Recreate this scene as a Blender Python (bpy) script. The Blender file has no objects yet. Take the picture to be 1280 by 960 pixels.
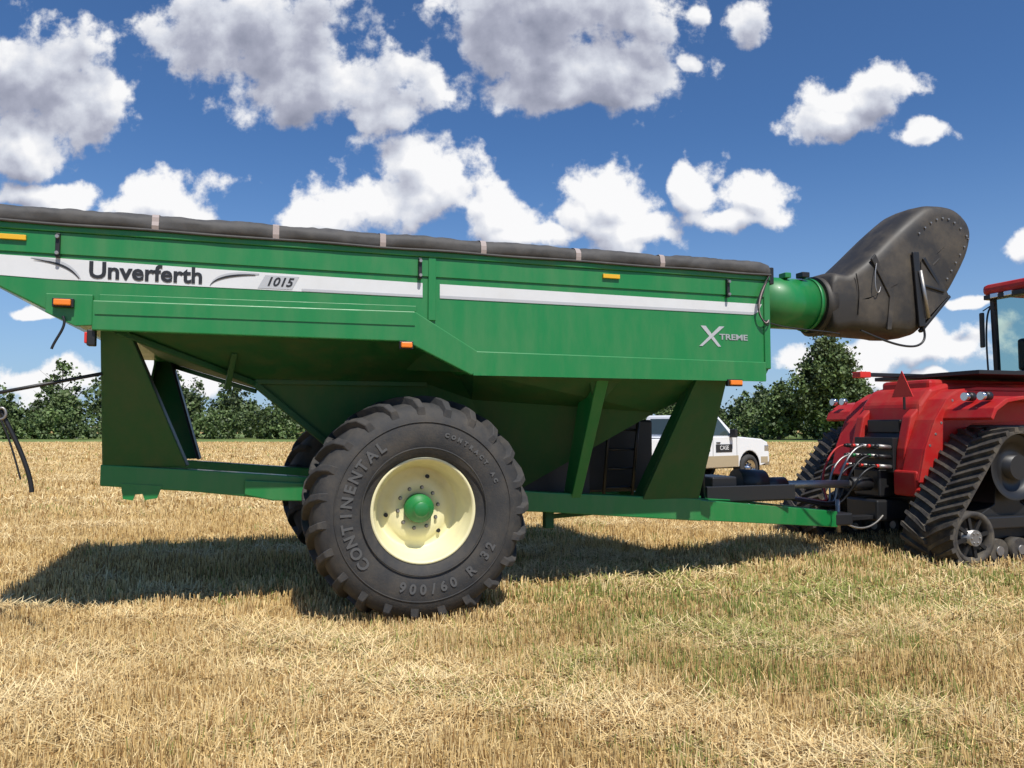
import bpy, math, random
import numpy as np
from mathutils import Vector, Matrix
random.seed(7); rng=np.random.default_rng(7)
scene=bpy.context.scene
rad=math.radians
COL=scene.collection
GZ=-.06   # ground level

# ------------------------------------------------------------ materials
def mat(name,col,rough=.5,metal=0,noise=0.0,nscale=6,col2=None,bump=0,bscale=40,coat=0,spec=.5,attr=False,streak=False):
    m=bpy.data.materials.new(name); m.use_nodes=True
    n=m.node_tree.nodes; l=m.node_tree.links; b=n['Principled BSDF']
    b.inputs['Roughness'].default_value=rough; b.inputs['Metallic'].default_value=metal
    b.inputs['Coat Weight'].default_value=coat; b.inputs['Specular IOR Level'].default_value=spec
    b.inputs['Base Color'].default_value=(*col,1)
    tc=n.new('ShaderNodeTexCoord')
    if attr:
        a=n.new('ShaderNodeAttribute'); a.attribute_name='Col'
        l.new(a.outputs['Color'],b.inputs['Base Color'])
    elif noise>0:
        mp=n.new('ShaderNodeMapping'); mp.inputs['Scale'].default_value=(2.2,2.2,.55) if streak else (1,1,1)
        l.new(tc.outputs['Object'],mp.inputs[0])
        t=n.new('ShaderNodeTexNoise'); t.inputs['Scale'].default_value=nscale; t.inputs['Detail'].default_value=8; t.inputs['Roughness'].default_value=.65
        l.new(mp.outputs[0],t.inputs['Vector'])
        r=n.new('ShaderNodeValToRGB'); r.color_ramp.elements[0].position=.42; r.color_ramp.elements[1].position=.75
        r.color_ramp.elements[0].color=(*col,1)
        c2=col2 or (.3,.25,.17)
        r.color_ramp.elements[1].color=tuple(col[i]*(1-noise)+c2[i]*noise for i in range(3))+(1,)
        l.new(t.outputs['Fac'],r.inputs[0]); l.new(r.outputs[0],b.inputs['Base Color'])
        mr=n.new('ShaderNodeMapRange'); mr.inputs['To Min'].default_value=max(rough-.1,.05); mr.inputs['To Max'].default_value=min(rough+.25,1)
        l.new(t.outputs['Fac'],mr.inputs[0]); l.new(mr.outputs[0],b.inputs['Roughness'])
    if bump>0:
        t2=n.new('ShaderNodeTexNoise'); t2.inputs['Scale'].default_value=bscale; t2.inputs['Detail'].default_value=5
        l.new(tc.outputs['Object'],t2.inputs['Vector'])
        bp=n.new('ShaderNodeBump'); bp.inputs['Strength'].default_value=bump; bp.inputs['Distance'].default_value=.02
        l.new(t2.outputs['Fac'],bp.inputs['Height']); l.new(bp.outputs[0],b.inputs['Normal'])
    return m
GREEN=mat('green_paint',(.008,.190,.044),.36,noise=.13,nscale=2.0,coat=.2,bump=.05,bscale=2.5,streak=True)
GREEN_SHADED_DUSTY=mat('green_paint_shaded_dusty',(.006,.085,.024),.55,noise=.28,nscale=1.8,bump=.05,bscale=3,streak=True,col2=(.15,.11,.06))  # dusty green, base darkened to paint in the shade under the tank
TARP=mat('tarp_vinyl',(.055,.053,.052),.65,noise=.40,nscale=5,bump=.22,bscale=8,col2=(.17,.16,.15))
STRAP=mat('tarp_strap',(.36,.30,.28),.7)
RUBBER=mat('tyre_rubber',(.030,.030,.031),.72,noise=.24,nscale=5,bump=.15,bscale=60,col2=(.22,.18,.13))
RUBT=mat('rubber_lettering',(.085,.085,.085),.8)
TRUB=mat('track_rubber',(.036,.032,.030),.75,noise=.40,nscale=5)
CREAM=mat('cream_paint',(.80,.74,.44),.45,noise=.25,nscale=5,coat=.1)
WHITE=mat('decal_white',(.66,.67,.68),.4,noise=.14,nscale=3)
SILV=mat('decal_silver',(.44,.45,.47),.4)
MODEL=mat('decal_model_grey',(.34,.36,.37),.4)
BLACK=mat('black_paint',(.014,.014,.015),.45)
DECK=mat('decal_black',(.02,.02,.022),.4)
POLY=mat('spout_poly',(.028,.025,.022),.50,noise=.42,nscale=2.2,bump=.12,bscale=5,col2=(.20,.16,.11))
RED=mat('red_paint',(.42,.012,.012),.45,noise=.30,nscale=4,coat=.05,spec=.35,col2=(.30,.14,.09))
STEEL=mat('steel',(.35,.34,.33),.4,.85,noise=.3,nscale=9)
AMBER=mat('amber_lens',(.85,.22,.02),.25)
YELR=mat('yellow_reflector',(.75,.42,.02),.35)
ORANGE=mat('smv_red',(.65,.03,.02),.5)
GLASS=mat('tinted_glass',(.05,.07,.07),.06,spec=.8)
TWHITE=mat('truck_white',(.80,.81,.82),.3,coat=.4,noise=.08,nscale=2)
TGOLD=mat('truck_tan',(.42,.34,.22),.35,coat=.3)
CHROME=mat('chrome',(.6,.6,.62),.18,.95)
LEAF=mat('foliage',(.06,.09,.03),.6,attr=True)
STRAW=mat('straw',(.5,.4,.2),.7,attr=True,spec=.3)
BARK=mat('bark',(.10,.08,.06),.9)

# ------------------------------------------------------------ helpers
def empty(name,loc=(0,0,0),rz=0):
    e=bpy.data.objects.new(name,None); COL.objects.link(e); e.location=loc; e.rotation_euler=(0,0,rz); e.empty_display_size=.3
    return e
def mesh(name,v,f,m,parent=None,smooth=False,bevel=0,seg=2):
    me=bpy.data.meshes.new(name); me.from_pydata([tuple(p) for p in v],[],f); me.validate(); me.materials.append(m)
    import bmesh
    bm=bmesh.new(); bm.from_mesh(me); bmesh.ops.recalc_face_normals(bm,faces=bm.faces); bm.to_mesh(me); bm.free()
    if smooth: me.polygons.foreach_set('use_smooth',[True]*len(me.polygons))
    o=bpy.data.objects.new(name,me); COL.objects.link(o)
    if parent: o.parent=parent
    if bevel:
        md=o.modifiers.new('b','BEVEL'); md.width=bevel; md.segments=seg; md.limit_method='ANGLE'; md.angle_limit=rad(30)
    return o
def box(name,x0,x1,y0,y1,z0,z1,m,parent=None,bevel=.008):
    v=[(x,y,z) for x in(x0,x1) for y in(y0,y1) for z in(z0,z1)]
    f=[(0,1,3,2),(4,6,7,5),(0,4,5,1),(2,3,7,6),(0,2,6,4),(1,5,7,3)]
    return mesh(name,v,f,m,parent,bevel=bevel)
def prism(name,poly,y0,y1,m,parent=None,bevel=.01,smooth=False):
    n=len(poly); v=[(x,y0,z) for x,z in poly]+[(x,y1,z) for x,z in poly]
    f=[tuple(range(n)),tuple(range(2*n-1,n-1,-1))]+[(i,(i+1)%n,n+(i+1)%n,n+i) for i in range(n)]
    return mesh(name,v,f,m,parent,bevel=bevel,smooth=smooth)
def hexa(name,a,b,m,parent=None,bevel=.008):
    v=list(a)+list(b); f=[(0,1,2,3),(7,6,5,4)]+[(i,(i+1)%4,4+(i+1)%4,4+i) for i in range(4)]
    return mesh(name,v,f,m,parent,bevel=bevel)
def beam(name,p,q,w,h,m,parent=None,bevel=.008,h2=None):
    p=Vector(p);q=Vector(q); d=(q-p).normalized(); up=Vector((0,0,1))
    if abs(d.z)>.95: up=Vector((1,0,0))
    sd=d.cross(up).normalized(); u=sd.cross(d).normalized(); h2=h2 or h
    A=[p+sd*w/2*a+u*h/2*b for a,b in((-1,-1),(1,-1),(1,1),(-1,1))]
    B=[q+sd*w/2*a+u*h2/2*b for a,b in((-1,-1),(1,-1),(1,1),(-1,1))]
    return hexa(name,A,B,m,parent,bevel)
def cyl(name,p,q,r,m,parent=None,seg=32,r2=None,bevel=.0,cap=True):
    p=Vector(p);q=Vector(q); d=(q-p).normalized(); up=Vector((0,0,1)) if abs(d.z)<.9 else Vector((1,0,0))
    a=d.cross(up).normalized(); b=a.cross(d); r2=r if r2 is None else r2
    v=[p+(a*math.cos(t)+b*math.sin(t))*r for t in [2*math.pi*i/seg for i in range(seg)]]+[q+(a*math.cos(t)+b*math.sin(t))*r2 for t in [2*math.pi*i/seg for i in range(seg)]]
    f=[(i,(i+1)%seg,seg+(i+1)%seg,seg+i) for i in range(seg)]
    if cap: f+=[tuple(range(seg)),tuple(range(2*seg-1,seg-1,-1))]
    o=mesh(name,v,f,m,parent,smooth=False,bevel=bevel)
    for pl in o.data.polygons:
        if len(pl.vertices)==4: pl.use_smooth=True
    return o
def hose(name,pts,r,m,parent=None):
    c=bpy.data.curves.new(name,'CURVE'); c.dimensions='3D'; c.bevel_depth=r; c.bevel_resolution=3; c.resolution_u=8
    s=c.splines.new('NURBS'); s.points.add(len(pts)-1)
    for i,p in enumerate(pts): s.points[i].co=(*p,1)
    s.use_endpoint_u=True; s.order_u=min(4,len(pts)); c.materials.append(m)
    o=bpy.data.objects.new(name,c); COL.objects.link(o)
    if parent:o.parent=parent
    return o
def revolve(name,prof,cx,cz,m,parent,seg=96,smooth=True,closed=True):
    n=len(prof); v=[]; f=[]
    for i in range(seg):
        t=2*math.pi*i/seg
        for y,r in prof: v.append((cx+r*math.sin(t),y,cz+r*math.cos(t)))
    for i in range(seg):
        j=(i+1)%seg
        for k in range(n-1 if not closed else n):
            k2=(k+1)%n
            f.append((i*n+k,j*n+k,j*n+k2,i*n+k2))
    return mesh(name,v,f,m,parent,smooth=smooth)
def text(name,s,mtx,size,m,parent,ext=.002,offset=0,shear=0,width=None):
    c=bpy.data.curves.new(name,'FONT'); c.body=s; c.size=size; c.extrude=ext; c.offset=offset; c.shear=shear
    c.align_x='CENTER'; c.align_y='CENTER'; c.materials.append(m); c.resolution_u=3
    o=bpy.data.objects.new(name,c); COL.objects.link(o)
    o.matrix_local=mtx
    if width:
        bpy.context.view_layer.update(); k=width/o.dimensions.x
        o.matrix_local=mtx@Matrix.Diagonal((k,1,1,1))
    o.parent=parent
    return o
def facing_near(x,y,z):
    return Matrix.Translation((x,y,z))@Matrix.Rotation(math.pi/2,4,'X')

# ------------------------------------------------------------ camera, sun, sky
cam=bpy.data.cameras.new('camera'); co=bpy.data.objects.new('camera',cam); COL.objects.link(co)
co.location=(0,0,1.70); co.rotation_euler=(rad(93.16),0,0); cam.lens=27; cam.sensor_width=36; cam.clip_end=5000; cam.clip_start=.05
scene.camera=co
sun_dir=Vector((.207,-.50,.839)).normalized()
sl=bpy.data.lights.new('sun','SUN'); sl.energy=5.0; sl.angle=rad(.53); sl.color=(1,.955,.88)
so=bpy.data.objects.new('sun',sl); COL.objects.link(so); so.rotation_euler=(-sun_dir).to_track_quat('-Z','Y').to_euler(); so.location=(5,-10,20)
w=bpy.data.worlds.new('World'); scene.world=w; w.use_nodes=True
nt=w.node_tree; nt.nodes.clear(); N=nt.nodes; L=nt.links
out=N.new('ShaderNodeOutputWorld'); sky=N.new('ShaderNodeTexSky'); sky.sky_type='NISHITA'; sky.sun_disc=False
sky.sun_elevation=rad(57); sky.sun_rotation=math.atan2(.207,-.50); sky.altitude=500; sky.air_density=1.0; sky.dust_density=1.0; sky.ozone_density=3.0
bg=N.new('ShaderNodeBackground'); bg.inputs[1].default_value=.088
tint=N.new('ShaderNodeMixRGB'); tint.blend_type='MULTIPLY'; tint.inputs[0].default_value=1; tint.inputs[2].default_value=(.66,.97,1.30,1)
L.new(sky.outputs[0],tint.inputs[1])
# cloud table: tangent of bearing, tangent of elevation, half width, half height
clouds=[(-.604,.445,.085,.080),(-.635,.378,.058,.045),(-.667,.493,.06,.05),(-.62,.305,.055,.020),
(-.458,.295,.066,.034),(-.495,.320,.036,.026),
(-.323,.524,.130,.066),(-.25,.446,.110,.040),(-.406,.534,.07,.05),(-.177,.42,.045,.025),
(-.12,.464,.034,.028),
(.02,.493,.080,.055),(.13,.470,.10,.050),(.0625,.555,.15,.06),(.06,.445,.11,.025),
(-.125,.352,.068,.046),(-.146,.292,.1,.030),(-.24,.284,.052,.032),(-.09,.31,.05,.04),
(-.01,.280,.044,.034),(.02,.252,.060,.018),
(.115,.300,.056,.044),(.135,.252,.066,.026),(.075,.28,.03,.03),
(.25,.318,.028,.036),(.318,.295,.050,.028),(.275,.270,.04,.012),
(.484,.452,.056,.034),(.427,.402,.064,.022),(.455,.425,.062,.030),
(.552,.389,.040,.014),(.31,.540,.030,.022),(.245,.55,.02,.015),(.24,.485,.012,.010),
(.665,.23,.036,.020),(.56,.108,.080,.026),(.42,.085,.09,.022),(.52,.06,.10,.012),(-.62,.150,.05,.007),(-.60,.055,.09,.022),(.60,.17,.03,.006),(-.42,.07,.10,.018)]
def make_field(name,detail,fr):
    g=bpy.data.node_groups.new(name,'ShaderNodeTree')
    g.interface.new_socket('P',in_out='INPUT',socket_type='NodeSocketVector'); g.interface.new_socket('D',in_out='OUTPUT',socket_type='NodeSocketFloat')
    gi=g.nodes.new('NodeGroupInput'); go=g.nodes.new('NodeGroupOutput'); gn=g.nodes.new
    wn=gn('ShaderNodeTexNoise'); wn.noise_dimensions='2D'; wn.inputs['Scale'].default_value=10; wn.inputs['Detail'].default_value=2; g.links.new(gi.outputs[0],wn.inputs['Vector'])
    ws=gn('ShaderNodeVectorMath'); ws.operation='SUBTRACT'; ws.inputs[1].default_value=(.5,.5,.5); g.links.new(wn.outputs['Color'],ws.inputs[0])
    wm=gn('ShaderNodeVectorMath'); wm.operation='MULTIPLY_ADD'; wm.inputs[1].default_value=(.09,.05,0); g.links.new(ws.outputs[0],wm.inputs[0]); g.links.new(gi.outputs[0],wm.inputs[2]); P=wm.outputs[0]
    prev=None
    for cx,cz,rx,rz in clouds:
        k=1.25
        b=gn('ShaderNodeVectorMath'); b.operation='MULTIPLY_ADD'; b.inputs[1].default_value=(1/(rx*k),1/(rz*k),0); b.inputs[2].default_value=(-cx/(rx*k),-cz/(rz*k),0); g.links.new(P,b.inputs[0])
        c=gn('ShaderNodeVectorMath'); c.operation='LENGTH'; g.links.new(b.outputs[0],c.inputs[0])
        if prev is None: prev=c.outputs['Value']
        else:
            e=gn('ShaderNodeMath'); e.operation='SMOOTH_MIN'; e.inputs[2].default_value=.15; g.links.new(prev,e.inputs[0]); g.links.new(c.outputs['Value'],e.inputs[1]); prev=e.outputs[0]
    fn=gn('ShaderNodeTexNoise'); fn.noise_dimensions='2D'; fn.inputs['Scale'].default_value=16; fn.inputs['Detail'].default_value=detail; fn.inputs['Roughness'].default_value=fr; g.links.new(gi.outputs[0],fn.inputs['Vector'])
    fm=gn('ShaderNodeMath'); fm.operation='MULTIPLY_ADD'; fm.inputs[1].default_value=2.0; fm.inputs[2].default_value=-.08; g.links.new(fn.outputs['Fac'],fm.inputs[0])
    fa=gn('ShaderNodeMath'); fa.operation='SUBTRACT'; g.links.new(fm.outputs[0],fa.inputs[0]); g.links.new(prev,fa.inputs[1])
    g.links.new(fa.outputs[0],go.inputs[0]); return g
gA=make_field('cloud_field',8,.58); gB=make_field('cloud_field_soft',2,.5)
tc=N.new('ShaderNodeTexCoord'); sp=N.new('ShaderNodeSeparateXYZ'); L.new(tc.outputs['Generated'],sp.inputs[0])
def M(op,a=None,b=None,c=None,clamp=False):
    n=N.new('ShaderNodeMath'); n.operation=op; n.use_clamp=clamp
    for i,x in enumerate((a,b,c)):
        if x is None: continue
        if isinstance(x,(int,float)): n.inputs[i].default_value=x
        else: L.new(x,n.inputs[i])
    return n.outputs[0]
# low-level haze all round the horizon, thinning with height
hz=M('POWER',M('SUBTRACT',1.0,M('MULTIPLY',M('MAXIMUM',sp.outputs[2],0.0),2.6),clamp=True),2.2)
hzm=N.new('ShaderNodeMixRGB'); L.new(M('MULTIPLY',hz,.78),hzm.inputs[0]); L.new(tint.outputs[0],hzm.inputs[1]); hzm.inputs[2].default_value=(4.9,6.6,8.9,1)
L.new(hzm.outputs[0],bg.inputs[0])
yy=M('MAXIMUM',sp.outputs[1],.05); gx=M('DIVIDE',sp.outputs[0],yy); gz=M('DIVIDE',sp.outputs[2],yy)
cb=N.new('ShaderNodeCombineXYZ'); L.new(gx,cb.inputs[0]); L.new(gz,cb.inputs[1])
def field(g,dx,dy):
    o=N.new('ShaderNodeVectorMath'); o.operation='ADD'; o.inputs[1].default_value=(dx,dy,0); L.new(cb.outputs[0],o.inputs[0])
    q=N.new('ShaderNodeGroup'); q.node_tree=g; L.new(o.outputs[0],q.inputs[0]); return q.outputs[0]
D0=field(gA,0,0); D1=field(gA,.003,.012); D2=field(gB,.006,.045); DB=field(gB,0,0)
mk=N.new('ShaderNodeMapRange'); mk.interpolation_type='SMOOTHSTEP'; L.new(D0,mk.inputs[0]); mk.inputs[1].default_value=-.14; mk.inputs[2].default_value=.28
front=M('GREATER_THAN',sp.outputs[1],.1); mask=M('MULTIPLY',mk.outputs[0],front)
s1=M('SUBTRACT',D0,D1); s2=M('SUBTRACT',DB,D2)
el=M('MINIMUM',M('MULTIPLY',M('SUBTRACT',gz,.34),-.9),0.0)
thick=M('MULTIPLY',M('MAXIMUM',DB,0.0),M('MAXIMUM',M('MULTIPLY_ADD',gz,-2.3,.50),-.70))
lum=M('ADD',M('ADD',M('MULTIPLY_ADD',s1,.34,.83),M('MULTIPLY',s2,.50)),M('ADD',thick,el),clamp=True)
cr=N.new('ShaderNodeValToRGB'); L.new(lum,cr.inputs[0])
e=cr.color_ramp.elements; e[0].position=0; e[0].color=(.26,.28,.37,1); e[1].position=.95; e[1].color=(.96,.96,.97,1)
e2=e.new(.35); e2.color=(.41,.43,.53,1); e3=e.new(.66); e3.color=(.67,.70,.78,1)
bc=N.new('ShaderNodeBackground'); L.new(cr.outputs[0],bc.inputs[0]); bc.inputs[1].default_value=1.0
mx=N.new('ShaderNodeMixShader'); L.new(mask,mx.inputs[0]); L.new(bg.outputs[0],mx.inputs[1]); L.new(bc.outputs[0],mx.inputs[2]); L.new(mx.outputs[0],out.inputs[0])
try:
    w.cycles.sampling_method='MANUAL'; w.cycles.sample_map_resolution=256
except Exception as ex: print(ex)
scene.view_settings.view_transform='Standard'; scene.view_settings.look='None'; scene.view_settings.exposure=0

# ------------------------------------------------------------ ground
gm=bpy.data.materials.new('stubble_ground'); gm.use_nodes=True; n=gm.node_tree.nodes; l=gm.node_tree.links; b=n['Principled BSDF']; b.inputs['Roughness'].default_value=.95; b.inputs['Specular IOR Level'].default_value=.1
t=n.new('ShaderNodeTexCoord')
def nz(scale,det=8,ro=.6,st=(1,1,1)):
    mp=n.new('ShaderNodeMapping'); mp.inputs['Scale'].default_value=st; l.new(t.outputs['Object'],mp.inputs[0])
    q=n.new('ShaderNodeTexNoise'); q.inputs['Scale'].default_value=scale; q.inputs['Detail'].default_value=det; q.inputs['Roughness'].default_value=ro; l.new(mp.outputs[0],q.inputs['Vector']); return q.outputs['Fac']
def ramp(f,a,ca,bb,cb_):
    r=n.new('ShaderNodeValToRGB'); l.new(f,r.inputs[0]); r.color_ramp.elements[0].position=a; r.color_ramp.elements[0].color=(*ca,1); r.color_ramp.elements[1].position=bb; r.color_ramp.elements[1].color=(*cb_,1); return r.outputs[0]
fine=ramp(nz(14,10,.75),.35,(.22,.14,.06),.62,(.66,.48,.22))
gr=ramp(nz(.35,5,.6,(1,1.6,1)),.54,(0,0,0),.76,(.4,.4,.4))
mx1=n.new('ShaderNodeMixRGB'); l.new(gr,mx1.inputs[0]); l.new(fine,mx1.inputs[1]); mx1.inputs[2].default_value=(.24,.23,.07,1)
band=ramp(nz(.12,4,.5,(.3,1.5,1)),.35,(.78,.73,.65),.65,(1.12,1.1,1.05))
mx2=n.new('ShaderNodeMixRGB'); mx2.blend_type='MULTIPLY'; mx2.inputs[0].default_value=.8; l.new(mx1.outputs[0],mx2.inputs[1]); l.new(band,mx2.inputs[2])
l.new(mx2.outputs[0],b.inputs['Base Color'])
bp=n.new('ShaderNodeBump'); bp.inputs['Strength'].default_value=.8; bp.inputs['Distance'].default_value=.05; l.new(nz(20,8,.7),bp.inputs['Height']); l.new(bp.outputs[0],b.inputs['Normal'])
mesh('ground',[(-3000,-300,GZ),(3000,-300,GZ),(3000,4000,GZ),(-3000,4000,GZ)],[(0,1,2,3)],gm)
GV=mat('verge_grass',(.12,.19,.04),.95,noise=.6,nscale=.25,col2=(.33,.30,.11))
mesh('grass_verge',[(-400,86,GZ+.004),(400,90,GZ+.004),(400,190,GZ+.004),(-400,190,GZ+.004)],[(0,1,2,3)],GV)

def np_mesh(name,V,C,k,m,parent=None):
    nv=len(V); nf=nv//k
    me=bpy.data.meshes.new(name); me.vertices.add(nv); me.vertices.foreach_set('co',V.astype(np.float32).ravel())
    me.loops.add(nv); me.loops.foreach_set('vertex_index',np.arange(nv,dtype=np.int32))
    me.polygons.add(nf); me.polygons.foreach_set('loop_start',np.arange(0,nv,k,dtype=np.int32))
    me.update(calc_edges=True)
    ca=me.color_attributes.new('Col','FLOAT_COLOR','POINT'); c4=np.ones((nv,4),np.float32); c4[:,:3]=C; ca.data.foreach_set('color',c4.ravel())
    me.materials.append(m); o=bpy.data.objects.new(name,me); COL.objects.link(o)
    if parent:o.parent=parent
    return o
def vnoise(x,y,seed=0):
    xi=np.floor(x).astype(np.int64); yi=np.floor(y).astype(np.int64); fx=x-xi; fy=y-yi; fx=fx*fx*(3-2*fx); fy=fy*fy*(3-2*fy)
    def h(a,b_):
        k=(a*374761393+b_*668265263+seed*982451653)&0xffffffff; k=((k^(k>>13))*1274126177)&0xffffffff; return ((k^(k>>16))&0xffff)/65535.
    return (h(xi,yi)*(1-fx)+h(xi+1,yi)*fx)*(1-fy)+(h(xi,yi+1)*(1-fx)+h(xi+1,yi+1)*fx)*fy
def greenness(x,y):
    s=.6*vnoise(x*.7,y*.9,1)+.4*vnoise(x*2.2,y*2.6,2); s=np.clip((s-.56)*2.4,0,.5)
    blob=np.exp(-(((x-3.6)/3.2)**2+((y-8.1)/1.4)**2))*.70*(.3+1.0*vnoise(x*1.5,y*2,5))
    mid=np.exp(-(((x-.3)/2.2)**2+((y-6.2)/.7)**2))*.20*(.2+vnoise(x*2,y*3,6))
    return np.clip(s*np.where(x<-.5,.35,.7)+blob+mid,0,.8)
def straw(n,y0,y1,hmin,hmax,w,flat,gh=1.0,pw=1.0):
    y=y0+(y1-y0)*rng.random(n)**pw; x=(rng.random(n)*2-1)*(.78*y+1.5)
    ca,sa=math.cos(.30),math.sin(.30); u=x*ca+y*sa; v_=-x*sa+y*ca
    row=.20; vr=np.round(v_/row)*row+rng.normal(0,.026,n); sel=rng.random(n)<.66; v_=np.where(sel,vr,v_); x=u*ca-v_*sa; y=u*sa+v_*ca
    swath=vnoise(x*.55+20,y*1.1,7)*.55+vnoise(x*1.7,y*2.7,8)*.45; swath=np.clip((swath-.5)*1.5+.5,0,1)
    den=vnoise(x*3.2,y*3.8,9)
    keep=(rng.random(n)<(.35+.85*den))&(y>2); x=x[keep];y=y[keep]; swath=swath[keep]; n=len(x)
    gg=greenness(x,y); isg=rng.random(n)<gg
    th=rng.random(n)*2*np.pi; isf=rng.random(n)<np.clip(flat+(swath-.5)*1.3,.12,.9)
    h=hmin+(hmax-hmin)*rng.random(n)**1.4; lean=rng.normal(0,.26,n)
    ph=np.where(isf,rng.uniform(1.15,1.55,n),np.abs(lean)); h=np.where(isf,h*1.8,h*(.7+.6*den[keep]))*np.where(isg,gh,1)
    dx=np.sin(ph)*np.cos(th)*h; dy=np.sin(ph)*np.sin(th)*h; dz=np.cos(ph)*h
    z0=np.where(isf,rng.random(n)*(.03+.05*np.clip(swath-.4,0,1)*2),0)+GZ
    wa=np.where(isf,th+np.pi/2,rng.normal(0,.6,n)); ww=w*(.6+.8*rng.random(n))
    wx=np.cos(wa)*ww/2; wy=np.sin(wa)*ww/2
    B=np.stack([x,y,z0],1); T=B+np.stack([dx,dy,dz],1); W=np.stack([wx,wy,np.zeros(n)],1)
    V=np.stack([B-W,B+W,T+W*.7,T-W*.7],1).reshape(-1,3)
    base=np.array([.70,.48,.19]); pale=np.array([.88,.71,.40]); br=np.array([.38,.22,.08]); gre=np.array([.19,.24,.05]); gre2=np.array([.38,.38,.11])
    r=np.clip(rng.random(n)*.75+(swath-.4)*.8,0,1)[:,None]; c=base*(1-r)+pale*r; r2=rng.random(n); c=np.where((r2<.32-.30*swath)[:,None],br*(.7+.6*r),c); c=np.where(isg[:,None],gre*(1-r)+gre2*r,c)
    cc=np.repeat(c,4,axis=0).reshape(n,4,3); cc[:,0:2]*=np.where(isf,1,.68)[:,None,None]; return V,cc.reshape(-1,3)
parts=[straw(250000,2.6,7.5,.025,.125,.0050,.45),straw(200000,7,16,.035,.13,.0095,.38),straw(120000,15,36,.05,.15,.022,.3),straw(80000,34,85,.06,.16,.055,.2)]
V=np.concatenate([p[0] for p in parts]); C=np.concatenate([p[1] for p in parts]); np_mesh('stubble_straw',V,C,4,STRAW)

# ------------------------------------------------------------ trees
def tree_leaves(cx,cy,h,wd,nleaf,size,nclump,crown0=.15,shape=1.0,tone=1.0):
    ncl=nclump; u=rng.normal(size=(ncl,3)); u/=np.linalg.norm(u,axis=1)[:,None]; r=rng.random((ncl,1))**.45
    p=u*r; zc=(p[:,2]+1)/2; width=np.sin(np.pi*np.clip(zc*.86+.12,0,1))**.7*(1.1-.35*zc*shape)
    cl=np.stack([p[:,0]*width*wd/2*1.1,p[:,1]*width*wd/2,crown0*h+zc*(h*(1-crown0))*(.93+.1*rng.random(ncl))],1)
    crad=wd*.072*(.5+1.1*rng.random(ncl))
    idx=rng.integers(0,ncl,nleaf); q=rng.normal(size=(nleaf,3))*.68
    c=cl[idx]+q*crad[idx][:,None]+np.array([cx,cy,0]); c[:,2]=np.maximum(c[:,2],.1)
    a=rng.normal(size=(nleaf,3)); a/=np.linalg.norm(a,axis=1)[:,None]; b_=rng.normal(size=(nleaf,3)); b_-=a*(a*b_).sum(1)[:,None]; b_/=np.linalg.norm(b_,axis=1)[:,None]
    s=(size*(.5+.9*rng.random(nleaf)))[:,None]
    V=np.stack([c-a*s-b_*s*.3,c+a*s*.2-b_*s,c+a*s+b_*s*.3,c-a*s*.2+b_*s],1).reshape(-1,3)
    tonec=(.55+.8*rng.random(ncl))[idx][:,None]*(.8+.4*rng.random((nleaf,1)))*tone
    yel=rng.random((nleaf,1))*.4
    col=(np.array([.070,.115,.034])*(1-yel)+np.array([.14,.165,.05])*yel)*tonec
    return V,np.repeat(col,4,axis=0)
def trunk(V,F,cx,cy,h,r,limbs=5):
    def add(p,q,r0,r1,seg=6):
        b0=len(V); p=np.array(p);q=np.array(q); d=(q-p)/np.linalg.norm(q-p); a=np.cross(d,[.3,.9,.1]); a/=np.linalg.norm(a); b=np.cross(d,a)
        for c,r_ in((p,r0),(q,r1)):
            for i in range(seg):
                t=2*math.pi*i/seg; V.append(tuple(c+(a*math.cos(t)+b*math.sin(t))*r_))
        for i in range(seg): F.append((b0+i,b0+(i+1)%seg,b0+seg+(i+1)%seg,b0+seg+i))
    k=(cx+random.uniform(-.2,.2),cy,h*.5); add((cx,cy,-.1),k,r,r*.6); add(k,(cx+random.uniform(-.4,.4),cy,h*.9),r*.6,r*.15)
    for i in range(limbs):
        z=h*random.uniform(.2,.65); a=random.uniform(0,6.28); le=h*random.uniform(.15,.3)
        add((cx,cy,z),(cx+math.cos(a)*le,cy+math.sin(a)*le,z+le*.9),r*.4,r*.08,5)
tl=empty('tree_line'); TV=[];TF=[];LV=[];LC=[]
def hgt(x):
    base=8.3+.9*math.sin(x*.35)+.8*math.sin(x*.9+1)
    if -40<x<-30: base*=.74
    if x>15: base*=.80
    return base
x=-125.0
while x<125:
    y=116+random.uniform(-7,14); h=hgt(x)*random.choice((.6,.72,.85,.9,1.0,1.08,1.22))
    wd=min(h*random.uniform(.5,.9),7.5)
    a,c=tree_leaves(x,y,h,wd,1350,.21,42,.05,tone=random.uniform(.7,1.2)); LV.append(a);LC.append(c); trunk(TV,TF,x,y,h,.14,4)
    x+=random.uniform(.7,1.6)
for i in range(230):
    x=random.uniform(-125,125); h=random.uniform(2.0,5.0); a,c=tree_leaves(x,107+random.uniform(-3,4),h,h*1.6,480,.18,18,.0,tone=random.uniform(.8,1.35)); LV.append(a);LC.append(c)
np_mesh('foliage',np.concatenate(LV),np.concatenate(LC),4,LEAF,tl); mesh('trunks',TV,TF,BARK,tl)
def single_tree(x,y,h,wd,nl,name='poplar_tree'):
    e=empty(name,(x,y,GZ)); a,c=tree_leaves(0,0,h,wd,nl,.19,190,.04,shape=1.1,tone=1.0); np_mesh('crown',a,c,4,LEAF,e)
    tv,tf=[],[]; trunk(tv,tf,0,0,h,.28,14); mesh('trunk',tv,tf,BARK,e)
single_tree(40.3,98,13.6,9.6,21000)
single_tree(45.5,100,8.0,6.0,7500)
single_tree(35.0,101,7.2,6.0,6500)

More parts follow.
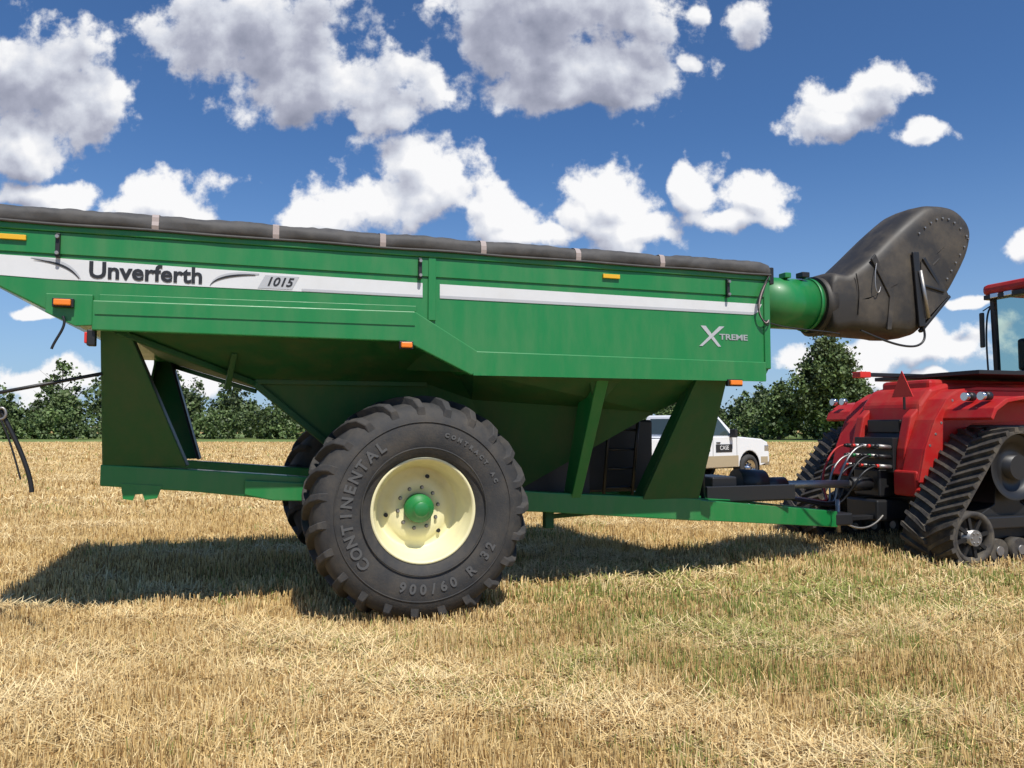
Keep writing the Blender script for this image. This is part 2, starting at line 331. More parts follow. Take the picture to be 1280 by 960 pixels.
# ------------------------------------------------------------ grain cart
YAW=rad(18)
cart=empty('grain_cart',(-.87,6.9,0),YAW)
W_=3.6
prof=[(-3.55,3.27),(-3.55,2.93),(-2.75,2.52),(-.02,2.50),(.53,2.20),(3.70,2.20),(3.76,2.30),(3.76,3.27)]
prism('tank_body',prof,0,W_,GREEN,cart,bevel=.012)
rail=[(-2.60,2.46),(-2.60,2.70),(-.02,2.73),(.56,2.39),(3.68,2.37),(3.68,2.17),(.50,2.17),(-.10,2.455)]
prism('side_rail',rail,-.065,-.001,GREEN,cart,bevel=.010)
prism('side_rail_far',rail,W_+.001,W_+.055,GREEN,cart,bevel=.010)
prism('rail_ledge',[(-2.56,2.70),(-2.56,2.755),(.0,2.785),(.0,2.735)],-.022,.0,GREEN,cart,bevel=.004)
prism('rail_shelf',[(-2.58,2.588),(-2.58,2.602),(-.02,2.614),(-.02,2.600)],-.074,-.062,GREEN,cart,bevel=.0)
prism('rail_return',[(.52,2.165),(3.66,2.165),(3.66,2.185),(.52,2.185)],-.078,-.062,GREEN,cart,bevel=.0)
box('top_lip',-3.56,3.77,-.034,.0,3.235,3.290,GREEN,cart)
box('upper_band',-3.55,3.76,-.014,.0,3.06,3.235,GREEN,cart,bevel=.004)
box('panel_seam',.11,.18,-.024,-.0,2.66,3.24,GREEN,cart,bevel=.005)
box('front_corner',3.70,3.775,-.02,.05,2.30,3.27,GREEN,cart,bevel=.012)
prism('rail_end_tab',[(-2.93,2.59),(-2.93,2.74),(-2.60,2.745),(-2.60,2.50),(-2.72,2.49)],-.048,-.001,GREEN,cart,bevel=.006)
prism('stripe_rear',[(-3.55,2.88),(-3.55,3.035),(-2.95,3.03),(-1.7,3.015),(.06,3.0),(.06,2.868),(-1.7,2.862),(-2.9,2.86)],-.0045,-.0005,WHITE,cart,bevel=0)
prism('stripe_front',[(.22,3.0),(3.68,2.985),(3.63,2.90),(3.57,2.868),(.22,2.868)],-.0045,-.0005,WHITE,cart,bevel=0)
prism('stripe_shade',[(.22,2.895),(3.61,2.895),(3.57,2.868),(.22,2.868)],-.0065,-.005,SILV,cart,bevel=0)
prism('stripe_shade_rear',[(-1.0,2.89),(.06,2.89),(.06,2.868),(-1.0,2.868)],-.0065,-.005,SILV,cart,bevel=0)
def ribbon(p0,p1,p2,w):
    P=[];Q=[]
    for i in range(13):
        u=i/12; x=(1-u)**2*p0[0]+2*u*(1-u)*p1[0]+u*u*p2[0]; z=(1-u)**2*p0[1]+2*u*(1-u)*p1[1]+u*u*p2[1]; k=w*math.sin(u*math.pi*.85+.1)
        P.append((x,z+k/2)); Q.append((x,z-k/2))
    return P+Q[::-1]
prism('swoosh_rear',ribbon((-3.05,3.02),(-2.78,3.02),(-2.70,2.875),.034),-.0085,-.007,SILV,cart,bevel=0)
prism('swoosh_rear_edge',ribbon((-3.03,3.005),(-2.79,3.0),(-2.71,2.875),.018),-.0105,-.009,DECK,cart,bevel=0)
prism('swoosh_front',ribbon((-1.74,2.875),(-1.70,2.99),(-1.35,2.995),.034),-.0085,-.007,SILV,cart,bevel=0)
prism('swoosh_front_edge',ribbon((-1.74,2.875),(-1.68,2.975),(-1.38,2.985),.018),-.0105,-.009,DECK,cart,bevel=0)
prism('number_plate',[(-1.36,2.875),(-1.30,2.99),(-1.02,2.99),(-1.08,2.875)],-.0075,-.006,SILV,cart,bevel=0)
text('lettering_name','Unverferth',facing_near(-2.22,-.009,2.945),.185,DECK,cart,offset=.0050,width=.84)
text('lettering_number','1015',facing_near(-1.19,-.010,2.933),.105,DECK,cart,offset=.002,shear=.35,width=.22)
text('lettering_model','TREME',facing_near(3.33,-.004,2.62),.082,MODEL,cart,offset=.002,width=.34)
for i,(a,b_) in enumerate((((2.97,2.73),(3.16,2.52)),((3.19,2.73),(2.94,2.52)))):
    dx=.030
    prism('letter_x_%d'%i,[(a[0]-dx,a[1]),(a[0]+dx,a[1]),(b_[0]+dx*.6,b_[1]),(b_[0]-dx*.6,b_[1])],-.0045-.002*i,-.001-.002*i-.0005,SILV,cart,bevel=0)
for i,(s,z,wd) in enumerate(((-2.80,2.665,.12),(-.10,2.42,.10),(3.28,2.145,.14))):
    box('marker_bracket_%d'%i,s-wd*.62,s+wd*.62,-.095,-.05,z-.035,z+.035,BLACK,cart,bevel=.004)
    box('marker_light_%d'%i,s-wd/2,s+wd/2,-.125,-.093,z-.024,z+.024,AMBER,cart,bevel=.008)
for s in(-3.17,1.93): box('reflector',s-.09,s+.09,-.040,-.015,3.15,3.19,YELR,cart,bevel=.003)
for s in(-2.86,.03,3.25):
    box('latch_bar',s-.016,s+.016,-.05,-.014,3.03,3.22,BLACK,cart,bevel=.005)
    cyl('latch_pin',(s,-.075,3.19),(s,-.03,3.19),.014,STEEL,cart,12); cyl('latch_pin',(s,-.075,3.06),(s,-.03,3.06),.014,STEEL,cart,12)
# tarp
nx=520; xs=np.linspace(-3.60,3.76,nx); sec=[(-.040,3.288),(-.050,3.292),(-.054,3.325),(-.052,3.362),(-.040,3.392),(-.012,3.415),(.05,3.430),(.14,3.443),(.35,3.465),(.8,3.50),(1.8,3.58),(2.8,3.50),(3.4,3.45),(3.63,3.40),(3.65,3.30)]
TVv=[];TFf=[]
straps=[-2.16,-1.22,-.31,.62,1.57,2.48]
def sm(x,k):
    i=math.floor(x); f_=x-i; f_=f_*f_*(3-2*f_)
    r_=lambda a:(math.sin(a*127.1+k*311.7)*43758.5453)%1
    return r_(i)*(1-f_)+r_(i+1)*f_-.5
for i,xv in enumerate(xs):
    ds=min(abs(xv-s) for s in straps+[-3.60,3.76])
    tight=math.sin(min(ds/.28,1)*math.pi/2)
    endf=1-.25*max(0,1-(3.76-xv)/.10)
    for j,(ty,tz) in enumerate(sec):
        k=1 if 1<j<8 else .2
        d=k*(.018*tight*sm(xv*2.2,1)+.014*sm(xv*4.0+j*.8,2)+.012*abs(sm(xv*8-j*1.6,3))+.006*sm(xv*17+j*1.9,5)+.004*tight)
        fold=.010 if j in(3,4) else 0
        edge=(.008*sm(xv*4,9)) if j<2 else 0
        z=3.29+(tz-3.29)*endf+(d if j>=4 else d*.2)+edge
        y=ty-(d*1.0+fold*tight if 1<=j<7 else 0)
        TVv.append((xv,y,z))
ns=len(sec)
for i in range(nx-1):
    for j in range(ns-1): TFf.append((i*ns+j,(i+1)*ns+j,(i+1)*ns+j+1,i*ns+j+1))
TFf.append(tuple(range(ns))); TFf.append(tuple((nx-1)*ns+j for j in range(ns)))
mesh('tarp_cover',TVv,TFf,TARP,cart,smooth=True)
for s in straps:
    i=int(np.argmin(abs(xs-s))); P=[TVv[i*ns+j] for j in range(0,10)]
    v=[];f=[]
    for p in P: v+=[(s-.026,p[1]-.008,p[2]+.006),(s+.026,p[1]-.008,p[2]+.006)]
    for j in range(len(P)-1): f.append((2*j,2*j+1,2*j+3,2*j+2))
    mesh('tarp_strap',v,f,STRAP,cart)
hose('tarp_hem',[(x_,-.052-.004*math.sin(x_*7),3.292+.004*math.sin(x_*5)) for x_ in np.linspace(-3.6,3.76,40)],.012,TARP,cart)
box('tarp_end_cap',-3.64,-3.58,-.03,W_+.03,3.22,3.47,STEEL,cart); box('tarp_front_cap',3.77,3.82,-.03,W_+.03,3.20,3.38,BLACK,cart)
beam('tarp_bow_lever',(-3.32,-.07,3.34),(-3.32,-.05,3.15),.025,.025,BLACK,cart)
# hopper
A=[(-2.45,.05,2.5),(.22,.05,2.5),(.56,.05,2.2),(3.26,.05,2.2)]
B=[(-1.38,.95,2.14),(.30,.95,2.14),(.78,.95,1.98),(2.75,.62,1.85)]
Cc=[(.0,1.35,.95),(.3,1.35,.95),(.6,1.35,.95),(1.35,1.35,.95)]
mir=lambda L_:[(p[0],W_-p[1],p[2]) for p in L_]
v=A+B+Cc+mir(A)+mir(B)+mir(Cc); f=[]
for o_ in(0,12):
    for r in(0,4):
        for i in range(3): f.append((o_+r+i,o_+r+i+1,o_+r+4+i+1,o_+r+4+i))
for r in(0,4): f.append((r,r+4,12+r+4,12+r)); f.append((r+3,r+7,12+r+7,12+r+3))
f.append((8,9,10,11,23,22,21,20)); f.append((0,1,2,3,15,14,13,12))
mesh('hopper',v,f,GREEN_SHADED_DUSTY,cart)
beam('hopper_rib',(-1.55,.42,2.36),(-1.62,.80,2.06),.05,.05,GREEN_SHADED_DUSTY,cart)
beam('hopper_rib',(-1.38,.93,2.13),(.30,.93,2.13),.03,.05,GREEN_SHADED_DUSTY,cart)
beam('hopper_corner',(-2.44,.04,2.47),(-1.38,.93,2.11),.04,.05,GREEN_SHADED_DUSTY,cart); beam('hopper_corner',(-1.38,.93,2.11),(0,1.33,.97),.05,.06,GREEN_SHADED_DUSTY,cart)
beam('hopper_corner',(-2.44,W_-.04,2.47),(-1.38,W_-.93,2.11),.04,.05,GREEN_SHADED_DUSTY,cart)
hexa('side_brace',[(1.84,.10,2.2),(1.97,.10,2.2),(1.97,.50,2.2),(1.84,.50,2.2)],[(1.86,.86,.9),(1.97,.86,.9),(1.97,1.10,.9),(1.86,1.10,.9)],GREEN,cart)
hexa('brace_gusset',[(1.74,.10,2.2),(2.12,.10,2.2),(2.12,.13,2.2),(1.74,.13,2.2)],[(1.86,.26,1.98),(1.99,.26,1.98),(1.99,.29,1.98),(1.86,.29,1.98)],GREEN_SHADED_DUSTY,cart)
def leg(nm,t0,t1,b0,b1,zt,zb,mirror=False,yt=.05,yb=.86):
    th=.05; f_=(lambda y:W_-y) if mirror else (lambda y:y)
    hexa(nm,[(t0,f_(yt),zt),(t1,f_(yt),zt),(t1,f_(yt+th),zt),(t0,f_(yt+th),zt)],[(b0,f_(yb),zb),(b1,f_(yb),zb),(b1,f_(yb+th),zb),(b0,f_(yb+th),zb)],GREEN_SHADED_DUSTY,cart)
    hexa(nm+'_flange',[(t1-.03,f_(yt+th),zt),(t1,f_(yt+th),zt),(t1,f_(yt+.24),zt),(t1-.03,f_(yt+.24),zt)],[(b1-.03,f_(yb+th),zb),(b1,f_(yb+th),zb),(b1,f_(yb+.30),zb),(b1-.03,f_(yb+.30),zb)],BLACK,cart)  # flange coloured black to paint in the shade inside the leg
    hexa(nm+'_flange',[(t0,f_(yt+th),zt),(t0+.03,f_(yt+th),zt),(t0+.03,f_(yt+.2),zt),(t0,f_(yt+.2),zt)],[(b0,f_(yb+th),zb),(b0+.03,f_(yb+th),zb),(b0+.03,f_(yb+.26),zb),(b0,f_(yb+.26),zb)],GREEN_SHADED_DUSTY,cart)
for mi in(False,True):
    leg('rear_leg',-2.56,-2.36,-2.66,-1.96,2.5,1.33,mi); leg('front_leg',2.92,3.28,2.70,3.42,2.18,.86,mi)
def frbeam(y0,y1):
    return [prism('frame_rail',[(-2.67,1.17),(-2.67,1.36),(-1.9,1.30),(-.6,1.19),(1.6,1.0),(3.44,.88),(3.44,.63),(1.6,.79),(-.6,.95),(-1.2,1.01),(-1.9,1.10)],y0,y1,GREEN,cart,bevel=.01)]
frbeam(.84,1.02); frbeam(2.58,2.76)
box('rear_cross_member',-2.65,-2.51,1.02,2.58,1.18,1.35,GREEN,cart); box('front_cross_member',3.28,3.42,1.02,2.58,.66,.86,GREEN,cart)
box('mid_cross_member',1.9,2.0,1.02,2.58,.84,.96,GREEN_SHADED_DUSTY,cart)
prism('frame_step_plate',[(-1.45,1.06),(-1.45,1.20),(-.5,1.13),(-.5,.97),(-1.2,1.0)],.80,.84,GREEN,cart)
prism('tie_down',[(-2.50,1.19),(-2.16,1.16),(-2.20,1.05),(-2.30,1.035),(-2.32,1.09),(-2.38,1.09),(-2.40,1.035),(-2.48,1.05)],.83,.86,GREEN,cart,bevel=0)
for sgn in(0,1):
    ff=(lambda y:y) if sgn==0 else (lambda y:W_-y)
    hexa('tongue_beam',[(3.40,ff(.85),.64),(3.40,ff(1.02),.64),(3.40,ff(1.02),.87),(3.40,ff(.85),.87)],[(6.0,ff(1.63),.36),(6.0,ff(1.78),.36),(6.0,ff(1.78),.57),(6.0,ff(1.63),.57)],GREEN,cart)
box('hitch_block',5.9,6.25,1.62,1.98,.38,.54,BLACK,cart,bevel=.02); cyl('hitch_pin',(6.2,1.85,.26),(6.2,1.85,.70),.03,STEEL,cart)
hexa('tongue_plate',[(3.4,1.0,.86),(3.4,2.6,.86),(3.4,2.6,.875),(3.4,1.0,.875)],[(4.4,1.3,.78),(4.4,2.3,.78),(4.4,2.3,.795),(4.4,1.3,.795)],GREEN,cart)
box('hose_tray',3.75,5.0,1.20,1.26,.80,.98,BLACK,cart); box('hose_tray_back',3.75,5.0,2.2,2.26,.78,1.0,BLACK,cart); box('hose_tray_floor',3.75,5.0,1.26,2.2,.78,.82,BLACK,cart)
cyl('gearbox',(4.55,1.8,.98),(4.95,1.8,.96),.17,BLACK,cart); box('toolbox',3.95,4.3,1.4,1.9,.83,1.08,BLACK,cart,bevel=.02)
cyl('jack_post',(3.66,1.15,.75),(3.66,1.15,1.45),.025,BLACK,cart,12); box('jack_head',3.60,3.74,1.10,1.2,1.40,1.50,GREEN,cart)
cyl('jack_handle',(3.66,1.15,1.50),(3.76,1.10,1.62),.012,GREEN,cart,10)
cyl('pto_shaft',(4.9,1.82,.93),(7.0,2.15,.88),.055,STEEL,cart); cyl('pto_guard',(4.9,1.82,.93),(5.35,1.89,.925),.10,BLACK,cart)
cyl('pto_guard_front',(6.6,2.09,.885),(7.0,2.15,.88),.10,BLACK,cart)
box('sump_box',1.15,2.30,1.35,2.25,.80,1.50,BLACK,cart)
prism('drive_cover',[(2.15,.92),(2.35,1.62),(2.75,1.78),(3.22,1.78),(3.22,.92)],1.55,2.05,BLACK,cart,bevel=.03)
cyl('auger_rising',(3.7,2.6,2.2),(3.92,1.0,3.0),.28,GREEN,cart)
box('axle_beam',-.02,.20,.5,3.1,.82,1.04,GREEN_SHADED_DUSTY,cart)
for y in(.93,2.67): hexa('axle_bracket',[(-.5,y-.07,1.12),(.6,y-.07,1.03),(.6,y+.07,1.03),(-.5,y+.07,1.12)],[(-.14,y-.07,.84),(.24,y-.07,.84),(.24,y+.07,.84),(-.14,y+.07,.84)],GREEN_SHADED_DUSTY,cart)
box('belly_stub',1.62,1.72,1.0,1.1,.60,.85,GREEN_SHADED_DUSTY,cart); beam('belly_rod',(1.7,1.2,.70),(2.9,1.4,.73),.04,.05,GREEN_SHADED_DUSTY,cart)
for x in(2.42,2.78): cyl('ladder_rail',(x,1.25,.9),(x,1.05,1.9),.02,BLACK,cart,10)
for k in range(4): cyl('ladder_rung',(2.42,1.24-.04*k,1.0+.22*k),(2.78,1.24-.04*k,1.0+.22*k),.016,BLACK,cart,8)
def wheel(cx,cz,y_out,sgn,txt):
    TW=.94; K=1.022
    Y=lambda q:y_out+sgn*q
    pr=[(.15,.455),(.08,.47),(.05,.50),(.015,.59),(.0,.69),(.012,.80*K),(.05,.885*K),(.11,.93*K),(.2,.952*K),(.46,.965*K)]
    pr=pr+[(TW-a,r) for a,r in pr[:-1][::-1]]
    revolve('tyre',[(Y(a),r) for a,r in pr],cx,cz,RUBBER,cart,112)
    revolve('tyre_rib',[(Y(.004),.555),(Y(-.006),.56),(Y(-.006),.567),(Y(.0),.572)],cx,cz,RUBBER,cart,96)
    revolve('tyre_rib',[(Y(.012),.79),(Y(.0),.793),(Y(.002),.80),(Y(.014),.803)],cx,cz,RUBBER,cart,96)
    V=[];F=[]; NL=23
    for side in(0,1):
        for i in range(NL):
            t0=2*math.pi*(i+.5*side)/NL
            st=[(.50,.0,.955,1.020),(.36,.055,.95,1.024),(.21,.125,.935,1.014),(.10,.175,.905,.985),(.03,.205,.82,.915)]
            b0=len(V)
            for (wq,dth,r0,r1) in st:
                yy_=wq if side==0 else TW-wq
                th=t0+dth*1.15; hw=.031*(1.0 if wq>.2 else 1.25)
                for (dt,r) in((-hw*1.25,r0),(hw*1.25,r0),(hw*.8,r1),(-hw*.8,r1)):
                    V.append((cx+r*K*math.sin(th+dt),Y(yy_),cz+r*K*math.cos(th+dt)))
            m_=len(st)
            F.append((b0,b0+1,b0+2,b0+3)); e_=b0+4*(m_-1); F.append((e_+3,e_+2,e_+1,e_))
            for k in range(m_-1):
                for q in range(4): F.append((b0+4*k+q,b0+4*k+(q+1)%4,b0+4*k+4+(q+1)%4,b0+4*k+4+q))
    mesh('tyre_lugs',V,F,RUBBER,cart,bevel=.006,seg=1)
    rp=[(.17,.462),(.085,.482),(.062,.476),(.066,.456),(.09,.446),(.17,.436),(.20,.415),(.30,.405),(.315,.388),(.40,.380),(.41,.36),(.39,.30),(.35,.26),(.35,.12),(.38,.12),(.39,.26),(.45,.40),(.5,.44)]
    revolve('rim',[(Y(a),r) for a,r in rp],cx,cz,CREAM,cart,96)
    revolve('hub',[(Y(.42),.135),(Y(.25),.13),(Y(.245),.115),(Y(.21),.10),(Y(.205),.075),(Y(.175),.07),(Y(.165),.06),(Y(.165),.001)],cx,cz,GREEN,cart,48,closed=False)
    for i in range(10):
        a=2*math.pi*(i+.3)/10; px,pz=cx+.19*math.sin(a),cz+.19*math.cos(a)
        cyl('wheel_stud',(px,Y(.315),pz),(px,Y(.352),pz),.013,STEEL,cart,8); cyl('stud_washer',(px,Y(.345),pz),(px,Y(.352),pz),.018,BLACK,cart,12)
    for i in range(3):
        a=2*math.pi*(i+.15)/3; px,pz=cx+.30*math.sin(a),cz+.30*math.cos(a)
        cyl('wheel_weight_hole',(px,Y(.372),pz),(px,Y(.40),pz),.02,BLACK,cart,12)
    if txt:
        def arc(s,c_deg,step,r,flip,size):
            k=(len(s)-1)/2
            for i,ch in enumerate(s):
                if ch==' ':continue
                th=rad(c_deg+(i-k)*step*(-1 if flip else 1)); R=Vector((math.sin(th),0,math.cos(th))); T=Vector((math.cos(th),0,-math.sin(th)))
                if flip: R=-R;T=-T
                Z=Vector((0,-1,0)); rr=Vector((math.sin(th),0,math.cos(th)))*r
                m4=Matrix((( T.x,R.x,Z.x,cx+rr.x),(T.y,R.y,Z.y,Y(0)-.003),(T.z,R.z,Z.z,cz+rr.z),(0,0,0,1)))
                text('sidewall_letter',ch,m4,size,RUBT,cart,ext=.003,offset=.004)
        arc('CONTINENTAL',278,9.4,.69,False,.135)
        arc('900/60 R 32',158,7.8,.69,True,.12)
        arc('CONTRACT AC',42,5.2,.70,False,.05)
wheel(.09,.945,-.05,1,True); wheel(-.02,.945,W_+.05,-1,False)
# spout
cyl('auger_tube',(3.72,.5,3.10),(4.80,.5,3.10),.285,GREEN_SHADED_DUSTY,cart,48); cyl('tube_collar',(3.78,.5,3.10),(3.84,.5,3.10),.31,GREEN,cart,48)
cyl('auger_tube_sleeve',(3.84,.5,3.10),(4.66,.5,3.10),.29,GREEN,cart,64); cyl('tube_clamp_ring',(4.62,.5,3.10),(4.66,.5,3.10),.305,GREEN,cart,64)
cyl('spout_neck_ring',(4.70,.5,3.10),(4.84,.5,3.10),.325,POLY,cart,48)
outline=[(4.78,3.41),(4.98,3.44),(5.12,3.55),(5.28,3.68),(5.62,3.98),(5.98,4.26),(6.14,4.335),(6.36,4.35),(6.56,4.32),(6.72,4.22),(6.80,4.08),(6.79,3.92),(6.70,3.68),(6.50,3.36),(6.32,3.12),(6.14,2.92),(5.98,2.78),(5.82,2.735),(5.66,2.75),(5.30,2.765),(5.02,2.785),(4.78,2.80)]
def catmull(P,k=4):
    n=len(P);out=[]
    for i in range(n):
        p0,p1,p2,p3=[np.array(P[(i+d)%n]) for d in(-1,0,1,2)]
        for q in range(k):
            t_=q/k; out.append(tuple(.5*((2*p1)+(-p0+p2)*t_+(2*p0-5*p1+4*p2-p3)*t_*t_+(-p0+3*p1-3*p2+p3)*t_**3)))
    return out
O=catmull(outline,3)
spine=[(4.78,3.10),(5.2,3.14),(5.6,3.32),(5.95,3.55),(6.25,3.75),(6.45,3.92)]
def near_spine(p):
    best=None
    for i in range(len(spine)-1):
        a=np.array(spine[i]);b_=np.array(spine[i+1]);q=np.array(p); u=np.clip(np.dot(q-a,b_-a)/np.dot(b_-a,b_-a),0,1); c=a+(b_-a)*u; d=np.linalg.norm(q-c)
        if best is None or d<best[0]: best=(d,c)
    return best[1]
S_=[near_spine(p) for p in O]
lay=[(-.375,.0),(-.372,.66),(-.358,.82),(-.32,.915),(-.24,.972),(-.10,1.0),(.10,1.0),(.24,.972),(.32,.915),(.358,.82),(.372,.66),(.375,.0)]
v=[];f=[];n_=len(O)
for (yy_,k) in lay:
    for p,sp_ in zip(O,S_):
        taper=1 if p[0]>5.2 else .82+.18*max(p[0]-4.8,0)/.4
        v.append((sp_[0]+(p[0]-sp_[0])*k if p[0]>4.81 else p[0], .5+yy_*taper, sp_[1]+(p[1]-sp_[1])*k))
for a in range(len(lay)-1):
    for i in range(n_): f.append((a*n_+i,a*n_+(i+1)%n_,(a+1)*n_+(i+1)%n_,(a+1)*n_+i))
mesh('discharge_spout',v,f,POLY,cart,smooth=True)
ny=.5-.40
prism('spout_joint',[(5.24,3.60),(5.30,3.66),(5.56,3.2),(5.50,2.80),(5.44,2.80),(5.49,3.18)],.108,.135,POLY,cart,bevel=.006)
beam('spout_bracket',(5.93,ny,2.85),(5.86,ny,3.72),.03,.09,BLACK,cart); beam('spout_link',(5.98,ny,3.66),(6.34,ny+.03,3.22),.02,.05,BLACK,cart)
beam('spout_link',(5.90,ny,3.35),(6.28,ny,3.28),.02,.03,BLACK,cart); beam('spout_edge',(5.95,ny+.05,2.80),(6.40,ny+.05,3.24),.05,.04,BLACK,cart)
beam('spout_crease',(6.10,ny+.02,3.55),(6.72,ny+.08,4.05),.02,.025,POLY,cart)
prism('spout_flap',[(5.92,2.86),(5.96,3.62),(6.12,3.62),(6.36,3.24)],ny+.01,ny+.03,POLY,cart,bevel=.004)
cyl('spout_cylinder',(6.0,ny-.03,2.95),(5.90,ny-.03,3.5),.022,STEEL,cart,12)
for i in range(9):
    u=i/8; px,pz=5.95+.72*u,3.95+.28*math.sin(u*2.6)-.12*u; cyl('spout_bolt',(px,.13,pz),(px,.112,pz),.011,STEEL,cart,8)
for i in range(7):
    u=i/6; px,pz=6.28+.42*u,3.34+.60*u; cyl('spout_bolt',(px,.135,pz),(px,.112,pz),.010,STEEL,cart,8)
prism('spout_seam',ribbon((5.05,2.95),(5.10,3.2),(5.04,3.42),.03),.125,.14,POLY,cart,bevel=0)
hose('spout_hose',[(5.1,.15,2.78),(5.4,.1,2.66),(5.7,.1,2.60),(5.95,.1,2.63),(6.02,.12,2.78),(5.92,.12,2.95)],.013,BLACK,cart)
hose('spout_wire',[(5.3,.10,3.55),(5.22,.08,3.3),(5.28,.08,3.10),(5.34,.09,3.28)],.006,STEEL,cart)
for k in range(3):
    hose('front_wire',[(3.74,-.04-.01*k,3.28),(3.62-.05*k,-.06,3.0),(3.56+.06*k,-.06,2.85-.06*k),(3.76,-.05,2.75),(3.82,.1,2.95+.05*k),(3.9,.3,3.1)],.007,[BLACK,STRAP,BLACK][k],cart)
hose('tube_wire',[(3.9,.2,2.83),(4.2,.2,2.75),(4.5,.2,2.78),(4.85,.2,2.74)],.008,BLACK,cart)
box('tube_clamp',4.22,4.30,.30,.42,3.36,3.42,GREEN,cart); box('tube_lamp',4.45,4.55,.30,.42,3.38,3.44,BLACK,cart)
hose('rear_strap',[(-3.55,-.1,2.9),(-3.45,-.12,2.35),(-3.28,-.12,2.0),(-3.08,-.12,1.62),(-2.97,-.12,1.32),(-2.96,-.12,1.20)],.017,BLACK,cart)
hose('strap_hook',[(-3.22,-.14,1.80),(-3.18,-.15,1.86),(-3.12,-.15,1.82),(-3.15,-.15,1.74),(-3.21,-.14,1.76)],.010,STEEL,cart)
hose('strap_line',[(-3.30,-.14,1.95),(-3.17,-.15,1.83),(-3.08,-.15,1.50),(-3.03,-.15,1.30)],.007,BLACK,cart)
cyl('rear_rod',(-3.8,.3,1.86),(-2.58,.3,2.14),.015,BLACK,cart,10)
hose('rear_light_wire',[(-2.80,-.07,2.56),(-2.76,-.08,2.48),(-2.84,-.08,2.40),(-2.87,-.08,2.30)],.010,BLACK,cart)
box('rear_lamp_body',-2.64,-2.58,-.03,.05,2.34,2.47,BLACK,cart); box('rear_lamp',-2.66,-2.635,-.02,.04,2.36,2.45,ORANGE,cart)

